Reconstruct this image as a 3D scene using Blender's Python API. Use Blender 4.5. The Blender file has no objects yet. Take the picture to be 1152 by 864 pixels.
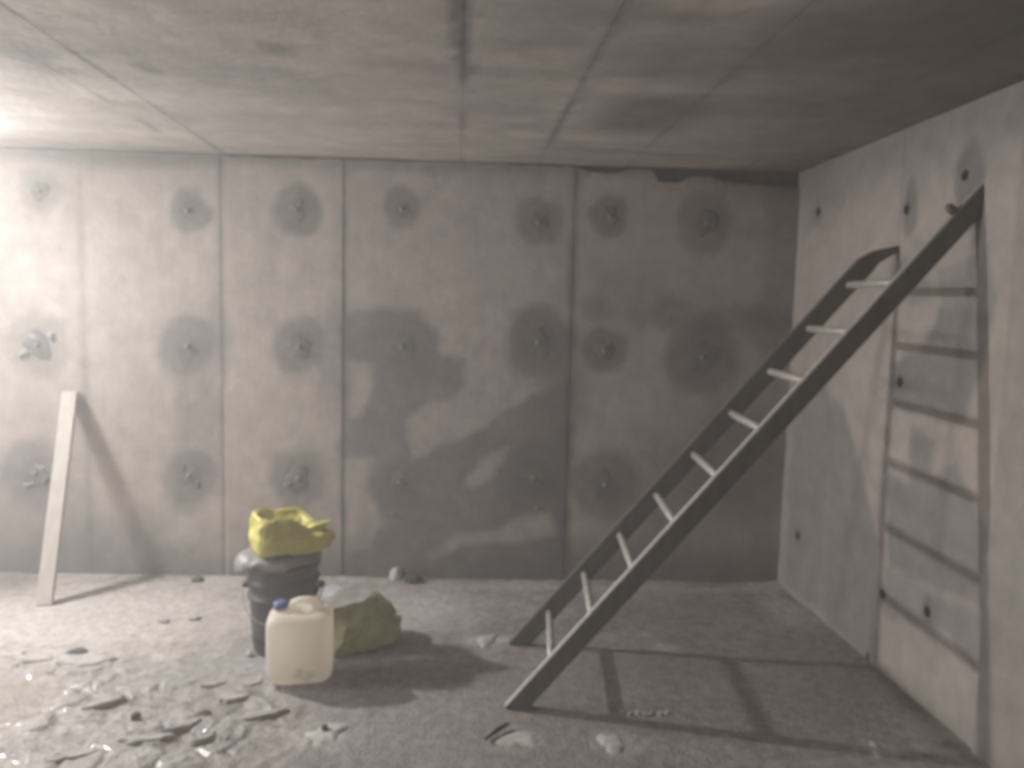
import bpy, bmesh, math, random
import numpy as np
from mathutils import Vector, Matrix

C = bpy.context.scene.collection
SC = bpy.context.scene
random.seed(4)

# ---------------------------------------------------------------- camera
PITCH, ROLL, YAW, CAM_H = 0.0925, 0.0238, 0.0709, 1.632
F_PX, CX, CY = 865.0, 576.0, 432.0
XW, YB, SLOPE, H = 1.987, 4.484, -0.0391, 2.5      # right wall, back wall at the corner, its skew, ceiling
FW = np.array([math.sin(YAW) * math.cos(PITCH), math.cos(YAW) * math.cos(PITCH), -math.sin(PITCH)])
_r = np.array([math.cos(YAW), -math.sin(YAW), 0.0]); _u = np.cross(_r, FW)
RT = math.cos(ROLL) * _r + math.sin(ROLL) * _u
UP = -math.sin(ROLL) * _r + math.cos(ROLL) * _u
cam = bpy.data.cameras.new('camera'); cam.sensor_width = 36; cam.lens = 36 * F_PX / 1152
co = bpy.data.objects.new('camera', cam); C.objects.link(co); SC.camera = co
co.matrix_world = Matrix(((RT[0], UP[0], -FW[0], 0), (RT[1], UP[1], -FW[1], 0), (RT[2], UP[2], -FW[2], CAM_H), (0, 0, 0, 1)))
cam.clip_start = 0.02
cam.dof.use_dof = True                              # the photograph is out of focus
cam.dof.focus_distance = 0.45
cam.dof.aperture_fstop = cam.lens / 2.8

# ---------------------------------------------------------------- light, haze, exposure
SC.view_settings.view_transform = 'Standard'; SC.view_settings.look = 'None'
SC.view_settings.gamma = 1; SC.view_settings.use_curve_mapping = False
SC.view_settings.exposure = -0.25
w = bpy.data.worlds.new('World'); SC.world = w; w.use_nodes = True
w.node_tree.nodes['Background'].inputs[0].default_value = (0.01, 0.01, 0.01, 1)
SC.cycles.diffuse_bounces = 6; SC.cycles.max_bounces = 12; SC.cycles.volume_bounces = 1
LAMP = Vector((-3.10, 4.30, 2.42))
li = bpy.data.lights.new('work_lamp', 'SPOT'); li.shadow_soft_size = 0.065
li.spot_size = math.radians(150); li.spot_blend = 1.0
li.energy = 660; li.color = (1.0, 0.965, 0.945)
lo = bpy.data.objects.new('work_lamp', li); C.objects.link(lo); lo.location = LAMP
lo.rotation_euler = Vector((0.54, -0.76, -0.52)).to_track_quat('-Z', 'Y').to_euler()
l2 = bpy.data.lights.new('fill_light', 'POINT'); l2.shadow_soft_size = 0.30  # added fill, stands in for bounced light from the left
l2.energy = 215; l2.color = (1.0, 0.965, 0.945)
lo2 = bpy.data.objects.new('fill_light', l2); C.objects.link(lo2); lo2.location = (-4.2, 3.0, 1.75)
vo = w.node_tree.nodes.new('ShaderNodeVolumeScatter')          # dust hanging in the air
vo.inputs['Color'].default_value = (.93, .92, .915, 1); vo.inputs['Density'].default_value = .040; vo.inputs['Anisotropy'].default_value = .45
w.node_tree.links.new(vo.outputs[0], w.node_tree.nodes['World Output'].inputs['Volume'])

# ---------------------------------------------------------------- helpers
def ray(u, v):
    return FW + RT * (u - CX) / F_PX - UP * (v - CY) / F_PX
CAMP = np.array([0, 0, CAM_H])
def on_z(u, v, z=0.0):
    d = ray(u, v); return CAMP + d * ((z - CAM_H) / d[2])
def on_right(u, v):
    d = ray(u, v); return CAMP + d * (XW / d[0])
def back_y(x): return YB + SLOPE * (x - XW)
def on_back(u, v):
    d = ray(u, v); return CAMP + d * ((YB - SLOPE * XW) / (d[1] - SLOPE * d[0]))

def vnoise(x, y, z=0.0, seed=0):
    x = np.asarray(x, float); y = np.asarray(y, float); z = np.asarray(z, float) + np.zeros_like(x)
    xi, yi, zi = np.floor(x), np.floor(y), np.floor(z)
    fx, fy, fz = x - xi, y - yi, z - zi
    fx, fy, fz = [t * t * (3 - 2 * t) for t in (fx, fy, fz)]
    def h(a, b, c):
        n = (a.astype(np.int64) * 374761393 + b.astype(np.int64) * 668265263 + c.astype(np.int64) * 2147483647 + seed * 144665) & 0xffffffff
        n = ((n ^ (n >> 13)) * 1274126177) & 0xffffffff
        return ((n ^ (n >> 16)) & 0xffff) / 65535.0
    r = 0
    for dx in (0, 1):
        for dy in (0, 1):
            for dz in (0, 1):
                r = r + h(xi + dx, yi + dy, zi + dz) * (fx if dx else 1 - fx) * (fy if dy else 1 - fy) * (fz if dz else 1 - fz)
    return r
def fbm(x, y, z=0.0, seed=0, o=4):
    r, a, t = 0, 1.0, 0
    for k in range(o):
        r = r + a * vnoise(np.asarray(x) * 2 ** k, np.asarray(y) * 2 ** k, np.asarray(z) * 2 ** k, seed + k * 17); t += a; a *= .55
    return r / t - .5                                # about -.5 .. .5
def sstep(a, b, x):
    t = np.clip((x - a) / (b - a), 0, 1); return t * t * (3 - 2 * t)
def poly_sd(X, Y, pts):
    """signed distance, negative inside"""
    d = np.full(X.shape, 1e9); ins = np.zeros(X.shape, bool); n = len(pts)
    for i in range(n):
        ax, ay = pts[i]; bx, by = pts[(i + 1) % n]
        ex, ey = bx - ax, by - ay
        t = np.clip(((X - ax) * ex + (Y - ay) * ey) / (ex * ex + ey * ey + 1e-12), 0, 1)
        d = np.minimum(d, np.hypot(X - ax - t * ex, Y - ay - t * ey))
        c = ((ay > Y) != (by > Y))
        xx = ax + (Y - ay) / (by - ay + 1e-12) * ex
        ins ^= c & (X < xx)
    return np.where(ins, -d, d)
def line_d(X, Y, pts):
    d = np.full(X.shape, 1e9)
    for (ax, ay), (bx, by) in zip(pts[:-1], pts[1:]):
        ex, ey = bx - ax, by - ay
        t = np.clip(((X - ax) * ex + (Y - ay) * ey) / (ex * ex + ey * ey + 1e-12), 0, 1)
        d = np.minimum(d, np.hypot(X - ax - t * ex, Y - ay - t * ey))
    return d

def mesh_obj(name, verts, faces, mat, parent=None, smooth=True):
    me = bpy.data.meshes.new(name); me.from_pydata([tuple(map(float, v)) for v in verts], [], faces); me.update()
    if smooth: me.polygons.foreach_set('use_smooth', [True] * len(me.polygons))
    o = bpy.data.objects.new(name, me); C.objects.link(o); me.materials.append(mat)
    if parent: o.parent = parent
    return o
def bm_obj(name, bm, mat, parent=None, smooth=True):
    bmesh.ops.recalc_face_normals(bm, faces=bm.faces)
    me = bpy.data.meshes.new(name); bm.to_mesh(me); bm.free()
    if smooth: me.polygons.foreach_set('use_smooth', [True] * len(me.polygons))
    o = bpy.data.objects.new(name, me); C.objects.link(o); me.materials.append(mat)
    if parent: o.parent = parent
    return o
def grid_obj(name, XYZ, tint, wet, mat, parent=None, flip=False, skirt=None):
    """one surface piece from an (n, m, 3) array; skirt = vector to its hidden back edge"""
    n, m = XYZ.shape[:2]
    V = XYZ.reshape(-1, 3); col = tint.reshape(-1, 3); wt = wet.reshape(-1)
    idx = np.arange(n * m).reshape(n, m)
    q = np.stack([idx[:-1, :-1], idx[1:, :-1], idx[1:, 1:], idx[:-1, 1:]], -1).reshape(-1, 4)
    if skirt is not None:
        ring = np.concatenate([idx[0, :-1], idx[:-1, -1], idx[-1, :0:-1], idx[:0:-1, 0]])
        k = len(ring); base = len(V) + len(ring)
        V = np.concatenate([V, V[ring], V[ring] + np.asarray(skirt)]); col = np.concatenate([col, np.full((2 * k, 3), .07)]); wt = np.concatenate([wt, wt[ring], wt[ring]])
        a = np.arange(k); b = (a + 1) % k
        q = np.concatenate([q, np.stack([base - k + a, base - k + b, base + b, base + a], -1)])
    if flip: q = q[:, ::-1]
    me = bpy.data.meshes.new(name)
    me.vertices.add(len(V)); me.vertices.foreach_set('co', V.astype(np.float32).ravel())
    me.loops.add(q.size); me.loops.foreach_set('vertex_index', q.astype(np.int32).ravel())
    me.polygons.add(len(q)); me.polygons.foreach_set('loop_start', np.arange(0, q.size, 4, dtype=np.int32))
    me.update(calc_edges=True); me.validate()
    at = me.attributes.new('tint', 'FLOAT_COLOR', 'POINT')
    at.data.foreach_set('color', np.concatenate([col, np.ones((len(col), 1))], 1).astype(np.float32).ravel())
    aw = me.attributes.new('wet', 'FLOAT', 'POINT'); aw.data.foreach_set('value', wt.astype(np.float32))
    sm = np.ones(len(q), bool); sm[(n - 1) * (m - 1):] = False
    me.polygons.foreach_set('use_smooth', sm)
    o = bpy.data.objects.new(name, me); C.objects.link(o); me.materials.append(mat)
    if parent: o.parent = parent
    return o
def structure(o): o['kind'] = 'structure'; return o
def empty(name, loc, rz=0):
    o = bpy.data.objects.new(name, None); C.objects.link(o); o.location = loc; o.rotation_euler = (0, 0, rz); return o
def tag(o, label, cat, group=None):
    o['label'] = label; o['category'] = cat
    if group: o['group'] = group
    return o
def box(bm, lo_, hi_):
    r = bmesh.ops.create_cube(bm, size=1)
    bmesh.ops.scale(bm, vec=[hi_[i] - lo_[i] for i in range(3)], verts=r['verts'])
    bmesh.ops.translate(bm, vec=[(hi_[i] + lo_[i]) / 2 for i in range(3)], verts=r['verts'])
    return r['verts']
def lathe(prof, n=48):
    V, Fc = [], []
    for r, z in prof:
        for k in range(n):
            a = 2 * math.pi * k / n; V.append((r * math.cos(a), r * math.sin(a), z))
    for i in range(len(prof) - 1):
        for k in range(n):
            k2 = (k + 1) % n; Fc.append((i * n + k, i * n + k2, (i + 1) * n + k2, (i + 1) * n + k))
    return V, Fc
def tube(pts, r, n=10, cap=True):
    V, Fc = [], []; pts = [Vector(p) for p in pts]
    for i, p in enumerate(pts):
        t = (pts[min(i + 1, len(pts) - 1)] - pts[max(i - 1, 0)]).normalized()
        a = t.orthogonal().normalized() if i == 0 else (pa - t * pa.dot(t)).normalized()
        pa = a; b = t.cross(a)
        rr = r[i] if isinstance(r, (list, tuple)) else r
        for k in range(n):
            s = 2 * math.pi * k / n; V.append(p + (a * math.cos(s) + b * math.sin(s)) * rr)
    for i in range(len(pts) - 1):
        for k in range(n):
            k2 = (k + 1) % n; Fc.append((i * n + k, i * n + k2, (i + 1) * n + k2, (i + 1) * n + k))
    if cap:
        Fc.append(tuple(range(n))[::-1]); Fc.append(tuple((len(pts) - 1) * n + k for k in range(n)))
    return V, Fc

# ---------------------------------------------------------------- materials
def new_mat(name):
    m = bpy.data.materials.new(name); m.use_nodes = True
    nt = m.node_tree; b = nt.nodes['Principled BSDF']; return m, nt, b
def concrete_mat(name, bump=0.25, scale=14.0, wet_rough=0.12, lo=.84, hi=1.14, coat=0.0):
    m, nt, b = new_mat(name); N = nt.nodes; L = nt.links
    at = N.new('ShaderNodeAttribute'); at.attribute_name = 'tint'
    aw = N.new('ShaderNodeAttribute'); aw.attribute_name = 'wet'
    tc = N.new('ShaderNodeTexCoord')
    n1 = N.new('ShaderNodeTexNoise'); n1.inputs['Scale'].default_value = scale; n1.inputs['Detail'].default_value = 6; n1.inputs['Roughness'].default_value = .65
    L.new(tc.outputs['Object'], n1.inputs['Vector'])
    mr = N.new('ShaderNodeMapRange'); mr.inputs[1].default_value = .3; mr.inputs[2].default_value = .7; mr.inputs[3].default_value = lo; mr.inputs[4].default_value = hi
    L.new(n1.outputs['Fac'], mr.inputs[0])
    mx = N.new('ShaderNodeVectorMath'); mx.operation = 'SCALE'
    L.new(at.outputs['Color'], mx.inputs[0]); L.new(mr.outputs[0], mx.inputs['Scale'])
    L.new(mx.outputs[0], b.inputs['Base Color'])
    rr = N.new('ShaderNodeMapRange'); rr.inputs[3].default_value = .85; rr.inputs[4].default_value = wet_rough
    L.new(aw.outputs['Fac'], rr.inputs[0]); L.new(rr.outputs[0], b.inputs['Roughness'])
    n2 = N.new('ShaderNodeTexNoise'); n2.inputs['Scale'].default_value = scale * 3.5; n2.inputs['Detail'].default_value = 5
    L.new(tc.outputs['Object'], n2.inputs['Vector'])
    bp = N.new('ShaderNodeBump'); bp.inputs['Strength'].default_value = bump; bp.inputs['Distance'].default_value = .012
    L.new(n2.outputs['Fac'], bp.inputs['Height']); L.new(bp.outputs[0], b.inputs['Normal'])
    if coat:                                         # water film
        cm = N.new('ShaderNodeMath'); cm.operation = 'MULTIPLY'; cm.inputs[1].default_value = coat
        L.new(aw.outputs['Fac'], cm.inputs[0]); L.new(cm.outputs[0], b.inputs['Coat Weight'])
        b.inputs['Coat Roughness'].default_value = .05; b.inputs['Coat IOR'].default_value = 1.4
        bc = N.new('ShaderNodeBump'); bc.inputs['Strength'].default_value = .6; bc.inputs['Distance'].default_value = .010
        n3 = N.new('ShaderNodeTexNoise'); n3.inputs['Scale'].default_value = 34; n3.inputs['Detail'].default_value = 2
        L.new(tc.outputs['Object'], n3.inputs['Vector']); L.new(n3.outputs['Fac'], bc.inputs['Height']); L.new(bc.outputs[0], b.inputs['Coat Normal'])
    return m
def crease(m, scale=11.0, dist=.02, strength=.8):
    '''folds of a crumpled sheet'''
    nt = m.node_tree; N = nt.nodes; L = nt.links; b = N['Principled BSDF']
    tc = N.new('ShaderNodeTexCoord'); vo_ = N.new('ShaderNodeTexVoronoi'); vo_.inputs['Scale'].default_value = scale
    L.new(tc.outputs['Object'], vo_.inputs['Vector'])
    bp = N.new('ShaderNodeBump'); bp.inputs['Strength'].default_value = strength; bp.inputs['Distance'].default_value = dist
    L.new(vo_.outputs['Distance'], bp.inputs['Height']); L.new(bp.outputs[0], b.inputs['Normal'])
    for n in N:
        if n.type == 'BSDF_TRANSLUCENT': L.new(bp.outputs[0], n.inputs['Normal'])
    return m
def plain_mat(name, col, rough=.6, metal=0.0, var=.15, scale=20, bump=.1, col2=None, stretch=None):
    m, nt, b = new_mat(name); N = nt.nodes; L = nt.links
    tc = N.new('ShaderNodeTexCoord')
    mp = N.new('ShaderNodeMapping'); L.new(tc.outputs['Object'], mp.inputs[0])
    if stretch: mp.inputs['Scale'].default_value = stretch
    n = N.new('ShaderNodeTexNoise'); n.inputs['Scale'].default_value = scale; n.inputs['Detail'].default_value = 5
    L.new(mp.outputs[0], n.inputs['Vector'])
    cr = N.new('ShaderNodeValToRGB'); c2 = col2 or tuple(c * (1 - 2 * var) for c in col)
    cr.color_ramp.elements[0].position = .32; cr.color_ramp.elements[0].color = (*c2, 1)
    cr.color_ramp.elements[1].position = .62; cr.color_ramp.elements[1].color = (*col, 1)
    L.new(n.outputs['Fac'], cr.inputs[0]); L.new(cr.outputs[0], b.inputs['Base Color'])
    b.inputs['Roughness'].default_value = rough; b.inputs['Metallic'].default_value = metal
    bp = N.new('ShaderNodeBump'); bp.inputs['Strength'].default_value = bump; bp.inputs['Distance'].default_value = .005
    L.new(n.outputs['Fac'], bp.inputs['Height']); L.new(bp.outputs[0], b.inputs['Normal'])
    return m
def translucent(m, amount, col):
    nt = m.node_tree; out = nt.nodes['Material Output']; b = nt.nodes['Principled BSDF']
    t = nt.nodes.new('ShaderNodeBsdfTranslucent'); t.inputs[0].default_value = (*col, 1)
    mx = nt.nodes.new('ShaderNodeMixShader'); mx.inputs[0].default_value = amount
    nt.links.new(b.outputs[0], mx.inputs[1]); nt.links.new(t.outputs[0], mx.inputs[2]); nt.links.new(mx.outputs[0], out.inputs['Surface'])
    return m
M_WALL = concrete_mat('cast_concrete', .22, 9.0)
M_CEIL = concrete_mat('ceiling_concrete', .2, 8.0)
M_FLOOR = concrete_mat('dirty_screed', .8, 22.0, .25, .68, 1.26, 1.0)
M_CORE = plain_mat('dark_damp_concrete', (.10, .10, .095), .9)
M_MORTAR = plain_mat('damp_mortar', (.185, .183, .176), .85, scale=30, bump=.5)
M_STUB = plain_mat('cut_tie_steel', (.30, .29, .27), .5, .2, scale=60)
M_HOLE_SHADE = plain_mat('tie_hole_shade', (.03, .028, .026), .95)  # shade inside the holes, painted on closed discs
M_RAIL = plain_mat('dull_aluminium', (.135, .132, .125), .62, .15, scale=25, var=.12, stretch=(1, 1, .2))
M_RUNG = plain_mat('worn_lit_aluminium', (.50, .48, .44), .5, .2, scale=40)
M_WOOD = plain_mat('pale_plank_wood', (.47, .445, .415), .75, scale=5, stretch=(6, 6, .4), col2=(.40, .375, .35))
M_DRUM = plain_mat('black_dusty_plastic', (.050, .050, .052), .5, scale=18, col2=(.085, .082, .08))
M_BAG = plain_mat('dark_grey_film', (.26, .25, .255), .45, scale=14)
M_YELLOW = translucent(plain_mat('yellow_woven_plastic', (.60, .56, .14), .5, scale=25, bump=.3, col2=(.56, .52, .14)), .06, (.60, .55, .15))
M_YELLOW2 = translucent(plain_mat('dusty_yellow_plastic', (.60, .58, .33), .6, scale=9, bump=.3, col2=(.38, .36, .21)), .38, (.60, .57, .27))
crease(M_YELLOW, 9, .02, .6); crease(M_YELLOW2, 10, .035, .9); crease(M_BAG, 14, .02, .7)
M_CAP = plain_mat('blue_cap_plastic', (.13, .20, .42), .4)
M_MUD = plain_mat('dried_mud', (.40, .375, .355), .7, scale=35, bump=.8, col2=(.30, .285, .27))
M_STONE = plain_mat('dark_stone', (.075, .075, .075), .8, scale=30, bump=.6)
M_PALE = plain_mat('pale_mortar', (.52, .51, .475), .85, scale=30, bump=.5)

# ---------------------------------------------------------------- room shell
X0, Y0 = -4.6, -1.8
def slab(name, lo_, hi_, mat=M_CORE):
    bm = bmesh.new(); box(bm, lo_, hi_); return structure(bm_obj(name, bm, mat, smooth=False))
M_SHELL = plain_mat('grey_concrete', (.36, .34, .32), .9, scale=4, var=.1)
slab('wall_left', (X0 - .15, Y0 - .15, 0), (X0, back_y(X0) + .25, H), M_SHELL)
slab('wall_front', (X0, Y0 - .15, 0), (XW + .2, Y0, H), M_SHELL)
BASE = np.array([.395, .360, .335]); DAMP_AND_SHADE = np.array([.150, .149, .146]); LITE = np.array([.43, .395, .37])
def mixc(col, target, m): return col * (1 - m[..., None]) + np.asarray(target) * m[..., None]

# ---- back wall: a damp core with five cast panels in front of it
bm = bmesh.new()
vv = [bm.verts.new((x, back_y(x) + d, z)) for z in (0, H) for x, d in ((X0, .05), (XW + .2, .05), (XW + .2, .3), (X0, .3))]
for f in ((0, 1, 5, 4), (1, 2, 6, 5), (2, 3, 7, 6), (3, 0, 4, 7), (4, 5, 6, 7), (3, 2, 1, 0)): bm.faces.new([vv[i] for i in f])
wall_back = structure(bm_obj('wall_back', bm, M_CORE, smooth=False))
bx = lambda u, v=400: on_back(u, v)[0]
def bpts(pts): return [(lambda p: (p[0], p[2]))(on_back(*q)) for q in pts]
PXB = 4.62 / F_PX * 1.0                             # metres a pixel covers on the back wall
TIES = [(45, 215, 23, .55), (212, 237, 22, .9), (334, 237, 25, .9), (452, 235, 21, .8), (606, 250, 26, .75), (686, 243, 22, .8), (795, 250, 30, .7),
        (42, 388, 33, .55), (211, 389, 30, .8), (337, 390, 29, .8), (452, 390, 40, .7), (605, 385, 36, .95), (680, 394, 24, .9), (790, 402, 40, .9),
        (40, 532, 36, .75), (213, 535, 30, .8), (335, 538, 32, .75), (450, 542, 30, .6), (600, 537, 40, .95), (680, 545, 38, .75)]
DARKS = [((205, 565), (20, 16), .55), ((820, 360), (45, 16), .6), ((862, 370), (30, 26), .55), ((757, 352), (22, 20), .5), ((640, 405), (30, 40), .35), ((668, 350), (20, 14), .35), ((720, 356), (16, 10), .3),
         ((300, 172), (60, 9), .4), ((150, 178), (90, 14), .45), ((555, 196), (70, 10), .22), ((222, 470), (26, 90), .45), ((243, 380), (16, 40), .4), ((630, 460), (26, 60), .45),
         ((850, 255), (22, 14), .3), ((880, 300), (22, 130), .45), ((35, 590), (70, 60), .45), ((130, 610), (70, 35), .35), ((835, 520), (60, 70), .6), ((745, 545), (60, 60), .3), ((380, 400), (22, 60), .35), ((700, 345), (46, 30), .22)]
LIGHTS = [((740, 235), (34, 60), .25), ((520, 300), (70, 60), .2), ((300, 460), (40, 90), .12), ((165, 300), (60, 110), .15), ((715, 485), (40, 26), .3), ((812, 600), (32, 16), .4), ((330, 300), (42, 40), .12), ((700, 590), (50, 20), .2)]
def ell(X, Z, c, r, seed, soft=.35):
    p = on_back(*c); rx, rz = r[0] * PXB, r[1] * PXB
    wx = fbm(X * 6, Z * 6, 0, seed) * .09; wz = fbm(X * 6, Z * 6, 3.3, seed + 5) * .09
    d = np.hypot((X + wx - p[0]) / rx, (Z + wz - p[2]) / rz)
    return 1 - sstep(1 - soft, 1 + soft, d)
D_BIG = bpts([(386, 352), (430, 347), (470, 350), (492, 372), (494, 396), (520, 404), (527, 430), (512, 450), (482, 458), (462, 472), (456, 490), (463, 518), (482, 512), (505, 497), (540, 484), (556, 470), (576, 456), (600, 440), (642, 425), (642, 660), (384, 660)])
L_ISL = [bpts(q) for q in ([(460, 479), (481, 465), (519, 455), (536, 445), (574, 431), (600, 428), (576, 455), (550, 469), (546, 483), (501, 497), (474, 512), (462, 500)],
         [(521, 538), (533, 524), (554, 509), (571, 507), (569, 521), (554, 535), (533, 547)],
         [(389, 406), (422, 413), (415, 431), (409, 462), (390, 465)], [(387, 521), (418, 517), (416, 552), (429, 587), (408, 615), (385, 618)],
         [(481, 620), (512, 601), (554, 597), (588, 573), (620, 565), (625, 600), (574, 611), (519, 611), (488, 625)])]
def back_tint(X, Z):
    col = np.broadcast_to(BASE, X.shape + (3,)).copy()
    col *= (1 + .26 * fbm(X * 1.1, Z * 1.1, 0, 3) + .16 * fbm(X * 9, Z * 7, 0, 4))[..., None]
    col *= (1 + .16 * fbm(X * 22, Z * 1.0, 0, 9, 3))[..., None]           # vertical board marks
    col = mixc(col, [.37, .325, .30], sstep(.05, .3, fbm(X * 1.6, Z * 1.3, 7, 21)) * .6)
    for i, (c, r, a) in enumerate(LIGHTS): col = mixc(col, LITE, ell(X, Z, c, r, 40 + i, .6) * a)
    wx = X + .10 * fbm(X * 5, Z * 5, 0, 61); wz = Z + .10 * fbm(X * 5, Z * 5, 9, 62)
    m = 1 - sstep(-.03, .035, poly_sd(wx, wz, D_BIG))
    for q in L_ISL: m = m * sstep(-.03, .03, poly_sd(wx, wz, q))
    wet = m * .25
    col = mixc(col, DAMP_AND_SHADE * 1.08, m * .80 * (1 + .5 * fbm(X * 7, Z * 7, 1, 15)))
    for i, (c, r, a) in enumerate(DARKS): col = mixc(col, DAMP_AND_SHADE, ell(X, Z, c, r, 80 + i, .5) * a)
    for i, (u, v, r, a) in enumerate(TIES):
        col = mixc(col, DAMP_AND_SHADE, ell(X, Z, (u, v), (r * 1.02, r * 1.08), 120 + i, .26) * a * .85)
        col = mixc(col, DAMP_AND_SHADE * .75, ell(X, Z, (u + 1, v), (r * .45, r * .5), 150 + i, .5) * a * .55)
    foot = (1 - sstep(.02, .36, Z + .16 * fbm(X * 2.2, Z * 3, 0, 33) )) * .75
    col = mixc(col, DAMP_AND_SHADE * .92, foot); wet = np.maximum(wet, foot * .3)
    for u, a, wd in ((95, .30, .030), (250, .35, .022), (387, .55, .016), (641, .45, .03)):
        s = np.abs(X - bx(u)); col = mixc(col, DAMP_AND_SHADE * .7, np.exp(-(s / wd) ** 2) * a * (.6 + 1.2 * np.clip(fbm(X * 3, Z * 5, 2, 90 + u) + .4, 0, 1)))
    col = mixc(col, [.52, .48, .42], np.exp(-((X - bx(253)) / .011) ** 2) * (Z < 1.15) * .55)
    p1, p2 = on_back(57, 405), on_back(170, 560)
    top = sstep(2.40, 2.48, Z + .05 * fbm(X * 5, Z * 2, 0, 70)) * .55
    col = mixc(col, DAMP_AND_SHADE * .9, top)
    col = mixc(col, DAMP_AND_SHADE * .6, sstep(1.15, 1.9, X) * sstep(2.22, 2.45, Z) * .55)  # fuzzy corner shadow under the ceiling, painted into the wall
    return col, wet
EDGES = [X0, bx(95), bx(250), bx(386), bx(641), XW + .04]
GAPS = [.001, .0004, .0012, .003, .0015, .001]
PROUD = [0, -.001, .001, 0, .0015, -.001]
GX = [on_back(u, 190)[0] for u in (640, 652, 668, 690, 712, 735, 742, 765, 778, 800, 812, 850, 895)]
GY = [.012, .020, .045, .048, .016, .022, .085, .088, .050, .046, .075, .085, .10]
def top_gap(x):
    g = .009 + .010 * (vnoise(x * 9, x * 0, 0, 5) ** 2)
    g = np.where(x > GX[0], np.interp(x, GX, GY) + .012 * fbm(x * 30, x * 0, 0, 8), g)
    return np.where(x < bx(260), .004 + .004 * vnoise(x * 8, x * 0, 0, 6), g)
for i in range(5):
    a, b_ = EDGES[i] + GAPS[i], EDGES[i + 1] - GAPS[i + 1]
    st = .05 if i == 0 else .011
    xs = np.linspace(a, b_, max(8, int((b_ - a) / (.02 if i == 0 else .011)))); zs = np.linspace(0, 1, 210)
    X, T = np.meshgrid(xs, zs, indexing='ij'); Z = T * (H - top_gap(X))
    X = X + (.003 * fbm(Z * 14, X * 0, i, 55) * (np.abs(X - a) < .02))
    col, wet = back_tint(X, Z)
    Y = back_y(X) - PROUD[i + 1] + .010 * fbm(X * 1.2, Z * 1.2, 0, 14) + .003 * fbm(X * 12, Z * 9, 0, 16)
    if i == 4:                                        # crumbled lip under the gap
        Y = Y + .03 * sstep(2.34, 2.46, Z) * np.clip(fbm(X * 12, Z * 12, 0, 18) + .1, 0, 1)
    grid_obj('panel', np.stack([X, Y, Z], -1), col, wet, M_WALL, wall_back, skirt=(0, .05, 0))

def lump(name, r, thick, mat, parent, seed, n=22, rings=5, squash=1.0, rough=.2):
    """a domed irregular dab in the local xy plane, dome towards +z"""
    rnd = random.Random(seed); ph = [rnd.uniform(0, 6.28) for _ in range(4)]
    V = [(0, 0, thick)]; Fc = []
    for k in range(1, rings + 1):
        t = k / rings
        for j in range(n):
            a = 2 * math.pi * j / n
            q = 1 + rough * (.5 * math.sin(2 * a + ph[0]) + .35 * math.sin(3 * a + ph[1]) + .3 * math.sin(5 * a + ph[2]) + .2 * math.sin(8 * a + ph[3]))
            z = thick * (1 - t ** 2.2) * (1 + rnd.uniform(-.18, .18)) if k < rings else -.004
            V.append((r * t * q * math.cos(a), r * t * q * squash * math.sin(a), z))
    for j in range(n): Fc.append((0, 1 + j, 1 + (j + 1) % n))
    for k in range(rings - 1):
        for j in range(n):
            p = 1 + k * n; Fc.append((p + j, p + n + j, p + n + (j + 1) % n, p + (j + 1) % n))
    return mesh_obj(name, V, Fc, mat, parent)
ROT_B = Matrix.Rotation(math.atan(SLOPE), 4, 'Z') @ Matrix.Rotation(math.pi / 2, 4, 'X')   # local z looks into the room
stub_me = None
for i, (u, v, r, a) in enumerate(TIES):
    p = on_back(u, v)
    o = lump('mortar_patch', r * PXB * .50, .007, M_MORTAR, wall_back, 200 + i, squash=1.1, rough=.3)
    o.matrix_world = Matrix.Translation((p[0], p[1] + .002, p[2])) @ ROT_B
    if stub_me is None:
        V, Fc = tube([(0, 0, -.02), (0, 0, .012), (.001, 0, .022), (.002, .002, .025)], [.014, .014, .011, .006], 12)
        s = mesh_obj('tie_stub', V, Fc, M_STUB, o); stub_me = s.data
    else:
        s = bpy.data.objects.new('tie_stub', stub_me); C.objects.link(s); s.parent = o
    s.rotation_euler = (random.uniform(-.25, .25), random.uniform(-.25, .25), 0)
for u, v in ((443, 578), (604, 572)):
    p = on_back(u, v); s = bpy.data.objects.new('tie_stub', stub_me); C.objects.link(s); s.parent = wall_back
    s.matrix_world = Matrix.Translation((p[0], p[1], p[2])) @ ROT_B @ Matrix.Scale(.7, 4)
# spalled chips round the two patches beside the plank
for i, (u, v, r, sx) in enumerate([(38, 381, 11, .6), (27, 398, 9, .8), (58, 378, 8, .7), (46, 527, 10, .5), (33, 545, 9, .6), (52, 540, 7, .9), (206, 528, 8, .6), (222, 545, 8, .7), (325, 545, 7, .8)]):
    p = on_back(u, v); o = lump('concrete_chip', r * PXB * .8, .016, M_MORTAR if i > 4 else plain_mat('pale_chip', (.30, .29, .28), .85) if i == 0 else bpy.data.materials['pale_chip'], wall_back, 300 + i, n=9, rings=3, squash=sx, rough=.5)
    o.matrix_world = Matrix.Translation((p[0], p[1] + .003, p[2])) @ ROT_B @ Matrix.Rotation(i * .8, 4, 'Z')

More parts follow.
